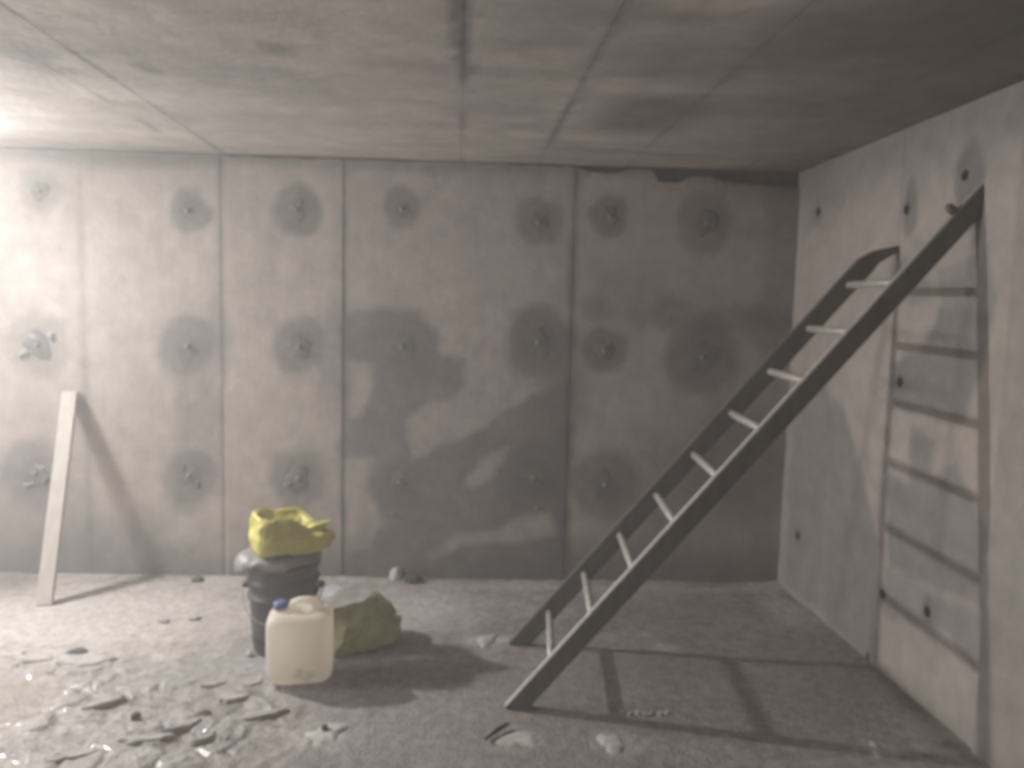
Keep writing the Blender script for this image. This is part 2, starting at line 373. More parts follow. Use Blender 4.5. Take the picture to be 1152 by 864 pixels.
# ---- right wall
wr = slab('wall_right', (XW + .05, Y0, 0), (XW + .3, back_y(XW) + .3, H))
def rpts(pts): return [(lambda p: (p[1], p[2]))(on_right(*q)) for q in pts]
R_DAMP = [(rpts(q), a) for q, a in (
    ([(884, 420), (925, 430), (950, 470), (968, 520), (975, 560), (985, 600), (985, 745), (935, 700), (876, 655)], .62),
    ([(1050, 300), (1112, 280), (1112, 345), (1055, 345)], .45), ([(1052, 345), (1112, 345), (1100, 415), (1085, 470), (1003, 460), (1003, 412), (1035, 400)], .75),
    ([(1028, 480), (1052, 490), (1050, 530), (1072, 520), (1085, 555), (1110, 600), (1110, 690), (1000, 640), (998, 535), (1025, 540)], .6),
    ([(996, 640), (1110, 700), (1112, 740), (1095, 760), (1070, 720), (996, 690)], .5), ([(1005, 300), (1040, 265), (1045, 345), (1003, 345)], .3),
    ([(900, 190), (935, 185), (960, 200), (935, 260), (898, 260)], .35))]
R_PATCH = [((1026, 232), .07, .14, .55), ((1092, 205), .10, .17, .7), ((1150, 120), .08, .1, .3)]
R_HOLE = [(1012, 430), (897, 603), (1043, 688), (993, 668), (920, 238), (1020, 236)]
def right_tint(Yg, Z, light):
    col = np.broadcast_to(BASE * np.array([.98, .97, .95]) * 1.02, Yg.shape + (3,)).copy()
    col *= (1 + .2 * fbm(Yg * 1.3, Z * 1.2, 0, 503))[..., None]
    col *= (1 + .10 * fbm(Yg * 18, Z * 1.0, 0, 509, 3))[..., None]
    col = mixc(col, LITE * 1.05, sstep(.0, .25, fbm(Yg * 1.8, Z * 2, 4, 511)) * .5)
    wet = np.zeros(Yg.shape)
    wy = Yg + .12 * fbm(Yg * 4, Z * 4, 0, 520); wz = Z + .12 * fbm(Yg * 4, Z * 4, 8, 521)
    for q, a in R_DAMP:
        m = (1 - sstep(-.025, .03, poly_sd(wy, wz, q))) * a; col = mixc(col, DAMP_AND_SHADE * 1.22, m); wet = np.maximum(wet, m * .2)
    for (c, ry, rz, a) in R_PATCH:
        p = on_right(*c); d = np.hypot((wy - p[1]) / ry, (wz - p[2]) / rz)
        col = mixc(col, DAMP_AND_SHADE * .9, (1 - sstep(.7, 1.15, d)) * a)
    for c in R_HOLE:
        p = on_right(*c); d = np.hypot(Yg - p[1], (Z - p[2]) * .6); col = mixc(col, DAMP_AND_SHADE * .6, np.exp(-(d / .035) ** 2) * .6)
    s = np.abs(Yg - 3.415); col = mixc(col, DAMP_AND_SHADE * .7, np.exp(-(s / .012) ** 2) * .4)
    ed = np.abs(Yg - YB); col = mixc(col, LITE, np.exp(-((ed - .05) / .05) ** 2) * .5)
    col = mixc(col, DAMP_AND_SHADE, (1 - sstep(.0, .10, Z + .05 * fbm(Yg * 6, Z, 0, 530))) * .3)
    col = mixc(col, DAMP_AND_SHADE * .9, sstep(2.1, 2.5, Z + .16 * fbm(Yg * 3, Z * 2, 0, 533)) * .6)  # shade above the lamp beam, painted into the upper wall
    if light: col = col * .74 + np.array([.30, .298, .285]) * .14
    return col, wet
RE = [Y0, 1.6, 2.655, 3.415, YB + .035]
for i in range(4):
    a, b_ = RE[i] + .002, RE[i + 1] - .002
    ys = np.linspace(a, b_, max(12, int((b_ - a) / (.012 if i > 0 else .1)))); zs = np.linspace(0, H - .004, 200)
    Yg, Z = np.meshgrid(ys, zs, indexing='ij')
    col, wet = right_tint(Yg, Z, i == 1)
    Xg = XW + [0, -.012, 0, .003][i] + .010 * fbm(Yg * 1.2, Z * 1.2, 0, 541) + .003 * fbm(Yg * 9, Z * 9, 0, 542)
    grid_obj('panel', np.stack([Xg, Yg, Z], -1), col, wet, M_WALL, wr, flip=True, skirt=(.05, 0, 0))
hole_me = None
ROT_R = Matrix.Rotation(-math.pi / 2, 4, 'Y')
for u, v in R_HOLE + [(1086, 197)]:
    p = on_right(u, v)
    if hole_me is None:
        V, Fc = lathe([(.024, -.004), (.022, .003), (.014, .005), (.0001, .005)], 16)
        s = mesh_obj('tie_hole', V, Fc, M_HOLE_SHADE, wr); hole_me = s.data
    else: s = bpy.data.objects.new('tie_hole', hole_me); C.objects.link(s); s.parent = wr
    s.matrix_world = Matrix.Translation((XW + .001, p[1], p[2])) @ ROT_R

# ---- ceiling: boards of the formwork left as strips
ce = slab('ceiling', (X0, Y0, H + .03), (XW + .3, back_y(X0) + .2, H + .2))
cpt = lambda u, v: on_z(u, v, H)
CE = [X0, -2.6, -1.53, -1.355, 0.0, .445, .955, 1.63, XW + .04]
C_DARK = [((735, 130), (.30, .35), .5), ((830, 60), (.5, .35), .35), ((1000, 120), (.5, .5), .35), ((30, 62), (.10, .25), .5), ((178, 78), (.05, .09), .6), ((310, 55), (.06, .08), .4), ((840, 120), (.4, .2), .3),
          ((700, 170), (.5, .07), .3), ((1050, 30), (.5, .5), .5), ((520, 30), (.03, .7), .55), ((560, 120), (.25, .2), .2), ((640, 20), (.3, .3), .25), ((300, 90), (.3, .15), .15)]
C_LITE = [((432, 50), (.035, .05), .7), ((612, 62), (.018, .03), .6), ((672, 73), (.018, .04), .6), ((642, 118), (.02, .04), .5), ((700, 100), (.25, .2), .25), ((250, 125), (.8, .25), .2), ((470, 150), (.6, .25), .2)]
def ceil_tint(X, Yg):
    col = np.broadcast_to(BASE * np.array([1.20, 1.23, 1.22]), X.shape + (3,)).copy()
    col *= (1 + .42 * fbm(X * .9, Yg * 1.4, 0, 603))[..., None]
    col *= (1 + .55 * fbm(X * 1.6, Yg * 7, 0, 609, 5) + .25 * fbm(X * 6, Yg * 7, 0, 610, 3))[..., None]
    for i, (c, r, a) in enumerate(C_DARK + C_LITE):
        p = cpt(*c); wx = X + .15 * fbm(X * 4, Yg * 4, 0, 620 + i); wy = Yg + .15 * fbm(X * 4, Yg * 4, 5, 640 + i)
        k = 1 if max(r) > .08 else .2
        d = np.hypot(((1 - k) * X + k * wx - p[0]) / r[0], ((1 - k) * Yg + k * wy - p[1]) / r[1]); m = np.clip((1 - sstep(.4, 1.3, d)) * a * 1.3, 0, 1)
        col = mixc(col, DAMP_AND_SHADE * .8 if i < len(C_DARK) else LITE * 1.1, m)
    for e, a in zip(CE[2:-1], (.6, .5, .5, .55, .35, .35)):
        col = mixc(col, DAMP_AND_SHADE * .6, np.exp(-((X - e) / .014) ** 2) * a * sstep(-.15, .2, fbm(X * 2, Yg * 3, 0, 650 + int(e * 10))))
    col = mixc(col, DAMP_AND_SHADE * .75, sstep(.7, 2.0, X) * .62 * (1 + fbm(X * 2, Yg * 2, 0, 661)))  # ceiling painted darker to the right, as the lamp light fades
    return col, np.zeros(X.shape)
for i in range(8):
    a, b_ = CE[i] + .0008, CE[i + 1] - .0008
    yend = back_y(b_) + .045
    xs = np.linspace(a, b_, max(6, int((b_ - a) / .03))); ys = np.concatenate([np.linspace(Y0, 1.7, 12)[:-1], np.linspace(1.7, yend, 150)])
    X, Yg = np.meshgrid(xs, ys, indexing='ij')
    col, wet = ceil_tint(X, Yg)
    Z = H + [.0, .0005, 0, .0005, 0, .0005, .0, .0005][i] + .008 * fbm(X * 1.2, Yg * 1.2, 0, 671) + .003 * fbm(X * 8, Yg * 8, 0, 672)
    grid_obj('panel', np.stack([X, Yg, Z], -1), col, wet, M_CEIL, ce, flip=True, skirt=(0, 0, .035))

# ---- floor
def fp(pts): return [(lambda p: (p[0], p[1]))(on_z(*q)) for q in pts]
xs = np.concatenate([np.linspace(X0, -2.7, 20)[:-1], np.linspace(-2.7, XW + .06, 430)])
ys = np.concatenate([np.linspace(Y0, 1.75, 25)[:-1], np.linspace(1.75, back_y(-2.7) + .06, 330)])
X, Yg = np.meshgrid(xs, ys, indexing='ij')
CRUST = fp([(-220, 738), (60, 742), (130, 745), (160, 770), (215, 765), (290, 772), (335, 800), (330, 850), (240, 900), (-250, 900)])
ROUGH = fp([(150, 715), (290, 715), (330, 770), (420, 800), (380, 880), (150, 880), (120, 770)])
wx = X + .12 * fbm(X * 4, Yg * 4, 0, 701); wy = Yg + .12 * fbm(X * 4, Yg * 4, 6, 702)
mc = 1 - sstep(-.06, .08, poly_sd(wx, wy, CRUST)); mr_ = 1 - sstep(-.1, .1, poly_sd(wx, wy, ROUGH))
rng = np.random.default_rng(7)
sd = rng.uniform([-2.9, 1.6], [.2, 3.6], (330, 2)); hgt = rng.uniform(0, 1, 330)
f1 = np.full(X.shape, 9.); f2 = f1.copy(); fh = np.zeros(X.shape)
sx_ = X + .03 * fbm(X * 14, Yg * 14, 0, 711); sy_ = Yg + .03 * fbm(X * 14, Yg * 14, 3, 712)
for (px, py), hh in zip(sd, hgt):
    d = np.hypot(sx_ - px, sy_ - py); c = d < f1
    f2 = np.where(c, f1, np.minimum(f2, d)); fh = np.where(c, hh, fh); f1 = np.where(c, d, f1)
crack = 1 - sstep(.004, .022, f2 - f1)
plate = sstep(.35, .6, fh) * (1 - crack)
n_lo = fbm(X * 1.6, Yg * 1.6, 0, 721); n_hi = fbm(X * 11, Yg * 11, 0, 722, 5); n_x = fbm(X * 30, Yg * 30, 0, 723, 3)
Zf = .010 * n_lo + .010 * n_hi * (.4 + mr_) + .004 * n_x * (1 + mc + mr_)
Zf = Zf + mc * (.007 * plate + .016 * n_hi - .005 * (1 - plate)) + mr_ * .010 * np.clip(fbm(X * 8, Yg * 8, 2, 725), 0, 1)
Zf = Zf + .012 * np.exp(-((back_y(X) - Yg) / .10)) * (1 + fbm(X * 5, Yg * 5, 0, 726))
edge = np.exp(-np.maximum(XW - Yg * 0 - X, 0) / .12); Zf = Zf + .012 * edge * (1 + 1.5 * fbm(X * 6, Yg * 6, 0, 727))
PUD = fp([(-200, 770), (40, 762), (66, 780), (52, 800), (10, 815), (-200, 840)])
mp = 1 - sstep(-.05, .05, poly_sd(wx, wy, PUD)); Zf = Zf * (1 - mp) - .008 * mp
col = np.broadcast_to(np.array([.33, .305, .288]), X.shape + (3,)).copy()
col *= (1 + .42 * n_lo)[..., None]; col *= (1 + .62 * n_hi)[..., None]; col *= (1 + .55 * n_x)[..., None]
col = mixc(col, [.20, .192, .183], sstep(-.05, .22, fbm(X * 2.6, Yg * 3.2, 0, 731)) * .55)
def fblob(c, r, target, a, seed, soft=.5):
    global col
    p = on_z(*c); k = .5 * min(r)
    ax = X + k * 1.6 * fbm(X * 9, Yg * 9, 0, seed); ay = Yg + k * 1.6 * fbm(X * 9, Yg * 9, 4, seed)
    m = 1 - sstep(1 - soft, 1 + soft, np.hypot((ax - p[0]) / r[0], (ay - p[1]) / r[1])); col = mixc(col, target, m * a)
PALE = [.56, .54, .51]
for i, (c, r, t, a) in enumerate([((100, 695), (.75, .40), [.47, .44, .42], .75), ((270, 655), (.25, .10), PALE, .3), ((455, 690), (.35, .3), [.50, .475, .45], .7), ((690, 750), (.22, .16), [.26, .205, .175], .45), ((760, 690), (.3, .22), [.25, .235, .215], .5), ((720, 745), (.35, .3), [.27, .235, .21], .5),
     ((548, 720), (.12, .06), PALE, .8), ((748, 728), (.07, .05), PALE, .75), ((365, 828), (.12, .10), [.50, .49, .47], .8), ((580, 832), (.11, .08), [.60, .58, .52], .85), ((688, 836), (.09, .08), [.55, .55, .58], .8), ((700, 838), (.13, .07), [.55, .54, .53], .45),
     ((990, 845), (.07, .04), [.58, .58, .62], .8), ((1045, 820), (.09, .1), PALE, .55), ((885, 690), (.12, .25), PALE, .55), ((860, 662), (.16, .09), PALE, .5), ((368, 667), (.07, .10), [.60, .62, .65], .75), ((660, 662), (.5, .035), [.45, .43, .41], .8), ((800, 664), (.3, .03), [.45, .43, .41], .7),
     ((600, 800), (1.1, .5), [.225, .205, .192], .55), ((950, 760), (1.0, .6), [.20, .19, .18], .55), ((455, 765), (.35, .2), [.21, .20, .19], .6), ((470, 820), (.35, .18), [.30, .27, .26], .5), ((560, 850), (.3, .15), [.27, .25, .235], .4), ((640, 820), (.2, .12), [.30, .25, .24], .35), ((870, 800), (.5, .25), [.25, .23, .21], .45), ((950, 770), (.2, .3), [.24, .23, .21], .4), ((250, 770), (.5, .3), [.30, .30, .29], .5),  # blob right of the jerrycan: its cast shadow painted deeper
     ((735, 803), (.09, .02), [.45, .42, .40], .6), ((525, 660), (.5, .06), [.40, .38, .36], .4)]):
    fblob(c, r, t, a, 740 + i)
mudc = np.array([.30, .272, .25])
col = mixc(col, mudc, mc * (1 - plate) * .7); col = mixc(col, [.34, .325, .305], mc * plate * .5); col = mixc(col, [.12, .115, .11], mc * crack * .30)
col = mixc(col, [.30, .26, .225], mp * .8)
wet = np.clip(mc * (1 - .55 * plate) * (.75 + 1.6 * fbm(X * 6, Yg * 6, 0, 770)) * 1.3, 0, 1); wet = np.maximum(wet, mp)
wet = np.maximum(wet, .35 * mr_ * sstep(0, .2, fbm(X * 5, Yg * 5, 3, 771)))
fl = structure(grid_obj('floor', np.stack([X, Yg, Zf], -1), np.clip(col, .03, .8), wet, M_FLOOR, flip=False, skirt=(0, 0, -.12)))

# raised crust pieces stuck to the floor (parts of it)
def plate_piece(name, px, py, rx, ry, th, seed, mat, parent, rz=0.0, tilt=(0, 0), n=13, z=0.0):
    rnd = random.Random(seed); V, Fc = [], []
    rr = [rnd.uniform(.68, 1.12) for _ in range(n)]
    for lev, (s, zz) in enumerate(((1.05, -.012), (1.0, th * .55), (.86, th), (.45, th * 1.05))):
        for k in range(n):
            a = 2 * math.pi * k / n
            V.append((rx * rr[k] * s * math.cos(a), ry * rr[k] * s * math.sin(a), zz * (1 + rnd.uniform(-.18, .18))))
    for L_ in range(3):
        for k in range(n):
            k2 = (k + 1) % n; Fc.append((L_ * n + k, L_ * n + k2, (L_ + 1) * n + k2, (L_ + 1) * n + k))
    Fc.append(tuple(3 * n + k for k in range(n)))
    o = mesh_obj(name, V, Fc, mat, parent, smooth=False)
    o.location = (px, py, z); o.rotation_euler = (tilt[0], tilt[1], rz); return o
PIECES = [  # px, py, half length, half depth, thickness, turn
    (92, 744, .16, .080, .034, .05), (38, 742, .12, .05, .026, -.1), (4, 738, .10, .05, .026, .1), (116, 793, .11, .030, .030, .45), (165, 833, .11, .035, .026, .2), (206, 818, .09, .030, .030, .7), (228, 832, .06, .030, .024, .6),
    (262, 786, .07, .035, .022, .1), (298, 805, .11, .028, .026, .30), (84, 851, .10, .030, .022, .4), (240, 770, .06, .03, .016, .5), (285, 768, .05, .03, .014, .5)]
for i, (u, v, rx, ry, th, rz) in enumerate(PIECES):
    p = on_z(u, v); plate_piece('mud_crust', p[0], p[1], rx * .9, ry * .85, th * .55, 900 + i, M_MUD, fl, rz, (random.uniform(-.05, .05), random.uniform(-.05, .05)))
for i, (u, v, rx, ry) in enumerate([(580, 832, .085, .05), (688, 836, .06, .05), (365, 826, .075, .06), (548, 720, .08, .04), (988, 845, .055, .03)]):
    p = on_z(u, v); o = lump('cement_splash', rx, .009, M_PALE, fl, 950 + i, n=26, squash=ry / rx * 1.2, rough=.45); o.location = (p[0], p[1], .001); o.rotation_euler = (0, 0, .3 * i)
for i in range(7):
    p = on_z(700 + i * 8.5, 803 + (i % 2) * 2); plate_piece('mud_crust', p[0], p[1], .013, .010, .014, 970 + i, M_MUD, fl, i, n=7)

# ---------------------------------------------------------------- ladder leaning on the right wall
A = Vector((.262, 3.044, 0)); B = Vector((XW - .014, 2.875, 2.09))
Cc = Vector((.325, 3.655, 0)); D = Vector((1.83, 3.428, 1.868))
N_ = None
def rail(name, a, b, wdt, dep, parent, cut=True):
    d = (b - a).normalized(); wv = (Cc - A); wv = (wv - d * wv.dot(d)).normalized(); nv = wv.cross(d).normalized()
    if nv.z < 0: nv = -nv
    bm = bmesh.new(); P = {}
    for s, base in ((0, a), (1, b)):
        for i, (x, y) in enumerate(((-1, -1), (1, -1), (1, 1), (-1, 1))):
            q = base + wv * x * wdt / 2 + nv * y * dep / 2
            if s == 0: q = q - d * ((q.z - .003) / d.z)                    # foot cut level with the floor
            elif cut: q = q + d * ((XW - .004 - q.x) / d.x)
            P[s, i] = bm.verts.new(q - lad.location)
    for i in range(4): bm.faces.new((P[0, i], P[0, (i + 1) % 4], P[1, (i + 1) % 4], P[1, i]))
    bm.faces.new([P[0, i] for i in range(4)]); bm.faces.new([P[1, i] for i in range(3, -1, -1)])
    bmesh.ops.bevel(bm, geom=bm.edges[:], offset=.004, segments=2, affect='EDGES')
    o = bm_obj(name, bm, M_RAIL, parent, smooth=False)
    if cut:                                          # upper face of this rail: lamp light painted in as paler metal
        o.data.materials.append(M_RUNG)
        for f in o.data.polygons:
            if f.normal.dot(nv) > .6: f.material_index = 1
    return o, d, wv, nv
lad = empty('ladder', (.29, 3.35, 0))
tag(lad, 'grey metal ladder leaning up to the right against the right wall', 'ladder')
_, dA, WV, NV = rail('rail', A, B, .044, .078, lad)
_, dC, _w, _n = rail('rail', Cc, D, .034, .085, lad, cut=False)
rung_me = None
for k in range(10):
    s = .225 + .2615 * k
    a = A + dA * s; c = Cc + dC * min(s, 2.38)
    if k == 9: continue
    V, Fc = tube([a - lad.location - NV * .004, c - lad.location - NV * .004], .0175, 12)
    mesh_obj('rung', V, Fc, M_RUNG, lad)
# bent flat hook that carries the far rail to the wall
hp = [D - dC * .10, D + dC * .02, D + Vector((.06, -.004, .055)), D + Vector((XW - .004 - D.x, -.012, .095))]
wid = [.040, .042, .030, .013]
V, Fc = [], []
for p, hw in zip(hp, wid):
    t = Vector((dC.x, 0, dC.z)).normalized() if p in hp[:2] else Vector((.92, 0, .38)).normalized()
    up_ = Vector((-t.z, 0, t.x))
    for sx, sy in ((-1, -1), (1, -1), (1, 1), (-1, 1)):
        V.append(p + up_ * hw * sx + Vector((0, .016 * sy, 0)) - lad.location)
for i in range(3):
    for k in range(4): Fc.append((i * 4 + k, i * 4 + (k + 1) % 4, i * 4 + 4 + (k + 1) % 4, i * 4 + 4 + k))
Fc += [(3, 2, 1, 0), (12, 13, 14, 15)]
mesh_obj('hook', V, Fc, M_RAIL, lad, smooth=False)
hk = B + NV * .036 - dA * .075
V, Fc = tube([hk - lad.location, hk + NV * .030 - lad.location, hk + NV * .042 - lad.location], [.017, .017, .012], 10)
mesh_obj('end_knob', V, Fc, M_RAIL, lad)

# ---------------------------------------------------------------- plank leaning on the back wall
pb = on_z(48.5, 682); pt = on_back(81, 441)
pl = empty('plank', (pb[0], pb[1], 0)); tag(pl, 'pale narrow wooden plank propped against the back wall at far left', 'plank')
a = Vector((pb[0], pb[1] + .012, 0)); b_ = Vector((pt[0], pt[1] - .020, pt[2]))
d = (b_ - a).normalized(); wv = Vector((1, -.0, 0)); wv = (wv - d * wv.dot(d)).normalized(); nv = wv.cross(d).normalized()
bm = bmesh.new(); P = {}
for s, base in ((0, a), (1, b_)):
    for i, (x, y) in enumerate(((-1, -1), (1, -1), (1, 1), (-1, 1))):
        q = base + wv * x * .042 + nv * y * .012
        if s == 0: q = q - d * ((q.z - .004) / d.z)
        elif x > 0: q = q + d * .004
        P[s, i] = bm.verts.new(q - pl.location)
for i in range(4): bm.faces.new((P[0, i], P[0, (i + 1) % 4], P[1, (i + 1) % 4], P[1, i]))
bm.faces.new([P[0, i] for i in range(4)]); bm.faces.new([P[1, i] for i in range(3, -1, -1)])
bmesh.ops.bevel(bm, geom=bm.edges[:], offset=.002, segments=1, affect='EDGES')
bm_obj('board', bm, M_WOOD, pl, smooth=False)

# ---------------------------------------------------------------- black bucket with ribs
BK = Vector((-.815, 3.645, .006)); BH = .425
bk = empty('bucket', BK); tag(bk, 'tall black plastic bucket with ribs, standing behind the white jerrycan', 'bucket')
prof = [(.0001, .004), (.140, .004), (.146, .012), (.150, .06), (.157, .20), (.161, .262), (.171, .266), (.171, .276), (.162, .280), (.1645, .330), (.175, .334), (.175, .346), (.166, .350), (.168, .395), (.178, .400), (.179, .418), (.174, BH), (.166, BH - .004), (.162, .38), (.150, .05), (.0001, .04)]
V, Fc = lathe([(r * .97, z) for r, z in prof], 56); mesh_obj('body', V, Fc, M_DRUM, bk)
for sx in (-1, 1):
    V, Fc = tube([(sx * .165, 0, .305), (sx * .192, 0, .305)], .017, 12); lug = mesh_obj('handle_lug', V, Fc, M_DRUM, bk)
pts = [(.188 * math.cos(t), -.19 * math.sin(t) * .98, .305 - .13 * math.sin(t)) for t in np.linspace(0, math.pi, 25)]
V, Fc = tube(pts, .0035, 8); mesh_obj('bail_handle', V, Fc, M_STUB, bk)

# ---------------------------------------------------------------- crumpled sheet shapes
def crumple(name, rings, mat, parent, seed, amp=.02, cuts=2, loc=(0, 0, 0), cap_b=True, cap_t=True, freq=7, smooth=True):
    n = len(rings[0]); V = [v for r in rings for v in r]; Fc = []
    for i in range(len(rings) - 1):
        for k in range(n):
            k2 = (k + 1) % n; Fc.append((i * n + k, i * n + k2, (i + 1) * n + k2, (i + 1) * n + k))
    if cap_b: V.append(tuple(np.mean(rings[0], 0))); Fc += [(len(V) - 1, (k + 1) % n, k) for k in range(n)]
    if cap_t:
        V.append(tuple(np.mean(rings[-1], 0))); q = (len(rings) - 1) * n; Fc += [(len(V) - 1, q + k, q + (k + 1) % n) for k in range(n)]
    bm = bmesh.new(); vs_ = [bm.verts.new(v) for v in V]
    for f in Fc: bm.faces.new([vs_[i] for i in f])
    bmesh.ops.recalc_face_normals(bm, faces=bm.faces)
    bmesh.ops.subdivide_edges(bm, edges=bm.edges[:], cuts=cuts, use_grid_fill=True, smooth=.6)
    bm.normal_update()
    P_ = np.array([v.co[:] for v in bm.verts]); Nn = np.array([v.normal[:] for v in bm.verts])
    r1 = np.abs(fbm(P_[:, 0] * freq, P_[:, 1] * freq, P_[:, 2] * freq, seed, 3)) * 2
    r2 = np.abs(fbm(P_[:, 0] * freq * 2.3 + 4, P_[:, 1] * freq * 2.3, P_[:, 2] * freq * 2.3, seed + 9, 2)) * 2
    P_ = P_ + Nn * (amp * (.45 - r1 * 1.4) + amp * .4 * (.3 - r2))[:, None]
    zmin = min(v[2] for v in V); P_[:, 2] = np.maximum(P_[:, 2], zmin)
    for v, q in zip(bm.verts, P_): v.co = q
    o = bm_obj(name, bm, mat, parent, smooth); o.location = loc; return o
def rrect(hx, hy, rz, n=28, z=0.0, cx=0., cy=0., pw=7, zf=None):
    out = []
    for k in range(n):
        a = 2 * math.pi * k / n; c, s = math.cos(a), math.sin(a)
        q = (abs(c) ** pw + abs(s) ** pw) ** (-1 / pw); x, y = hx * c * q, hy * s * q
        X_, Y_ = x * math.cos(rz) - y * math.sin(rz) + cx, x * math.sin(rz) + y * math.cos(rz) + cy
        out.append((X_, Y_, z + (zf(X_, Y_) if zf else 0)))
    return out
# grey plastic bag bunched over the bucket mouth
bagz = BK.z + BH
R3 = []
for (r, z, bul) in ((.150, .006, 0), (.166, .002, .030), (.172, .012, .048), (.160, .028, .034), (.135, .038, .01), (.09, .042, 0)):
    ring = []
    for k in range(30):
        a = 2 * math.pi * k / 30
        side = max(0, math.cos(a - math.radians(195))) ** 4
        q = r + bul * side; ring.append((q * math.cos(a), q * math.sin(a), z + .008 * math.sin(5 * a) * (r > .165) - .035 * side * (r > .165) * (z < .02) + .015 * side * (z > .02)))
    R3.append(ring)
bag = crumple('plastic_bag', R3, M_BAG, None, 31, .016, 1, (BK.x, BK.y, bagz), cap_b=True)
tag(bag, 'dark grey plastic bag bunched over the mouth of the black bucket', 'bag')
# yellow sack on top
SY = empty('sack', (BK.x + .015, BK.y - .01, bagz + .052)); tag(SY, 'bright yellow crumpled sack lying on top of the black bucket', 'sack')
th = math.radians(30)
def tz(x, y): return .03 * max(0, -x * 4) - .10 * max(0, x - .02) / .2
rings = [rrect(.105, .085, th, z=0), rrect(.138, .112, th, z=.012), rrect(.148, .120, th, z=.06), rrect(.146, .118, th, z=.105, zf=lambda x, y: tz(x, y) * .4), rrect(.132, .104, th, z=.150, cx=-.012, zf=tz), rrect(.124, .094, th, z=.168, cx=-.014, zf=tz), rrect(.100, .072, th, z=.150, cx=-.012, zf=tz), rrect(.05, .035, th, z=.13, zf=tz)]
rings = [[(x + (.060 * max(0, (x - .09) / .08) if .05 < z < .14 else 0), y, z) for x, y, z in r] for r in rings]
crumple('sack_cloth', rings, M_YELLOW, SY, 77, .026, 1, freq=8, smooth=False)
R4 = [rrect(.035, .030, 0, z=-.0, n=14, pw=2.5), rrect(.040, .03, .3, z=.02, n=14, cx=.012, pw=2.5), rrect(.028, .018, .6, z=.038, n=14, cx=.045, pw=2.5), rrect(.010, .008, .6, z=.042, n=14, cx=.075, pw=2.5)]
crumple('tied_neck', R4, M_YELLOW, SY, 79, .008, 1, (.130, .0, .095), freq=16)
# dusty yellow sack on the floor
S2 = empty('sack', (-.452, 3.67, .006)); tag(S2, 'dusty olive yellow sack slumped on the floor right of the jerrycan', 'sack')
t2 = math.radians(24)
def t2z(x, y): return .04 * math.exp(-((x - .045) / .05) ** 2) - .05 * max(0, x - .08) / .08
rings = [rrect(.12, .09, t2, z=0, cx=-.03), rrect(.142, .112, t2, z=.012, cx=-.018), rrect(.154, .120, t2, z=.08, cx=.0), rrect(.156, .112, t2, z=.130, cx=.012, zf=lambda x, y: t2z(x, y) * .3), rrect(.122, .085, t2, z=.160, cx=.012, zf=t2z), rrect(.06, .04, t2, z=.168, cx=.012, zf=t2z)]
crumple('sack_cloth', rings, M_YELLOW2, S2, 55, .050, 1, freq=9, smooth=False)
R5 = [rrect(.034, .028, .2, z=0, n=14, pw=2.5), rrect(.038, .026, .4, z=.02, n=14, pw=2.5), rrect(.022, .016, .8, z=.04, n=14, pw=2.5), rrect(.012, .008, .8, z=.052, n=14, pw=2.5)]
crumple('tied_neck', R5, M_YELLOW2, S2, 56, .010, 1, (.050, .0, .178), freq=16)

# ---------------------------------------------------------------- white jerrycan
JC = Vector((-.668, 3.305, .004)); JR = math.radians(6)
jc = empty('jerrycan', JC, JR); tag(jc, 'milky white plastic jerrycan with blue cap standing in front of the black bucket', 'jerrycan')
m, nt, b = new_mat('milky_plastic'); N = nt.nodes; L = nt.links
at = N.new('ShaderNodeAttribute'); at.attribute_name = 'tint'; L.new(at.outputs['Color'], b.inputs['Base Color'])
b.inputs['Roughness'].default_value = .38; b.inputs['Subsurface Weight'].default_value = .0
M_CAN = translucent(m, .62, (.97, .93, .85))
W2, D2, HB = .138, .094, .318
def rr2(hx, hy, rad, n=10):
    out = []
    for cx_, cy_, a0 in ((hx - rad, hy - rad, 0), (-hx + rad, hy - rad, 90), (-hx + rad, -hy + rad, 180), (hx - rad, -hy + rad, 270)):
        for k in range(n + 1):
            a = math.radians(a0 + 90 * k / n); out.append((cx_ + rad * math.cos(a), cy_ + rad * math.sin(a)))
        # straight run to the next corner gets extra points
        nx = len(out)
    res = []
    for i, p in enumerate(out):
        q = out[(i + 1) % len(out)]; res.append(p)
        dd = math.hypot(q[0] - p[0], q[1] - p[1]); k = int(dd / .012)
        for j in range(1, k): res.append((p[0] + (q[0] - p[0]) * j / k, p[1] + (q[1] - p[1]) * j / k))
    return res
prof = []
for k in range(7):
    a = math.pi / 2 * k / 6; prof.append((.060 * (1 - math.sin(a)), .060 * (1 - math.cos(a))))
prof += [(0, z) for z in np.linspace(.075, HB - .06, 16)]
for k in range(7):
    a = math.pi / 2 * k / 6; prof.append((.045 * (1 - math.cos(a)), HB - .045 + .045 * math.sin(a)))
outline = rr2(W2, D2, .05); nO = len(outline)
V, Fc = [], []
for ins, z in prof:
    kx, ky = (W2 - ins) / W2, (D2 - ins) / D2
    bulge = 1 + .018 * math.sin(math.pi * z / HB)
    for x, y in outline: V.append((x * kx * bulge, y * ky * bulge, z))
for k_ in (.66, .33):
    for x, y in outline: V.append((x * (W2 - .045) / W2 * k_, y * (D2 - .045) / D2 * k_, HB + .001))
nr = len(prof) + 2
for i in range(nr - 1):
    for k in range(nO):
        k2 = (k + 1) % nO; Fc.append((i * nO + k, i * nO + k2, (i + 1) * nO + k2, (i + 1) * nO + k))
Fc.append(tuple(range(nO))[::-1]); Fc.append(tuple((nr - 1) * nO + k for k in range(nO)))
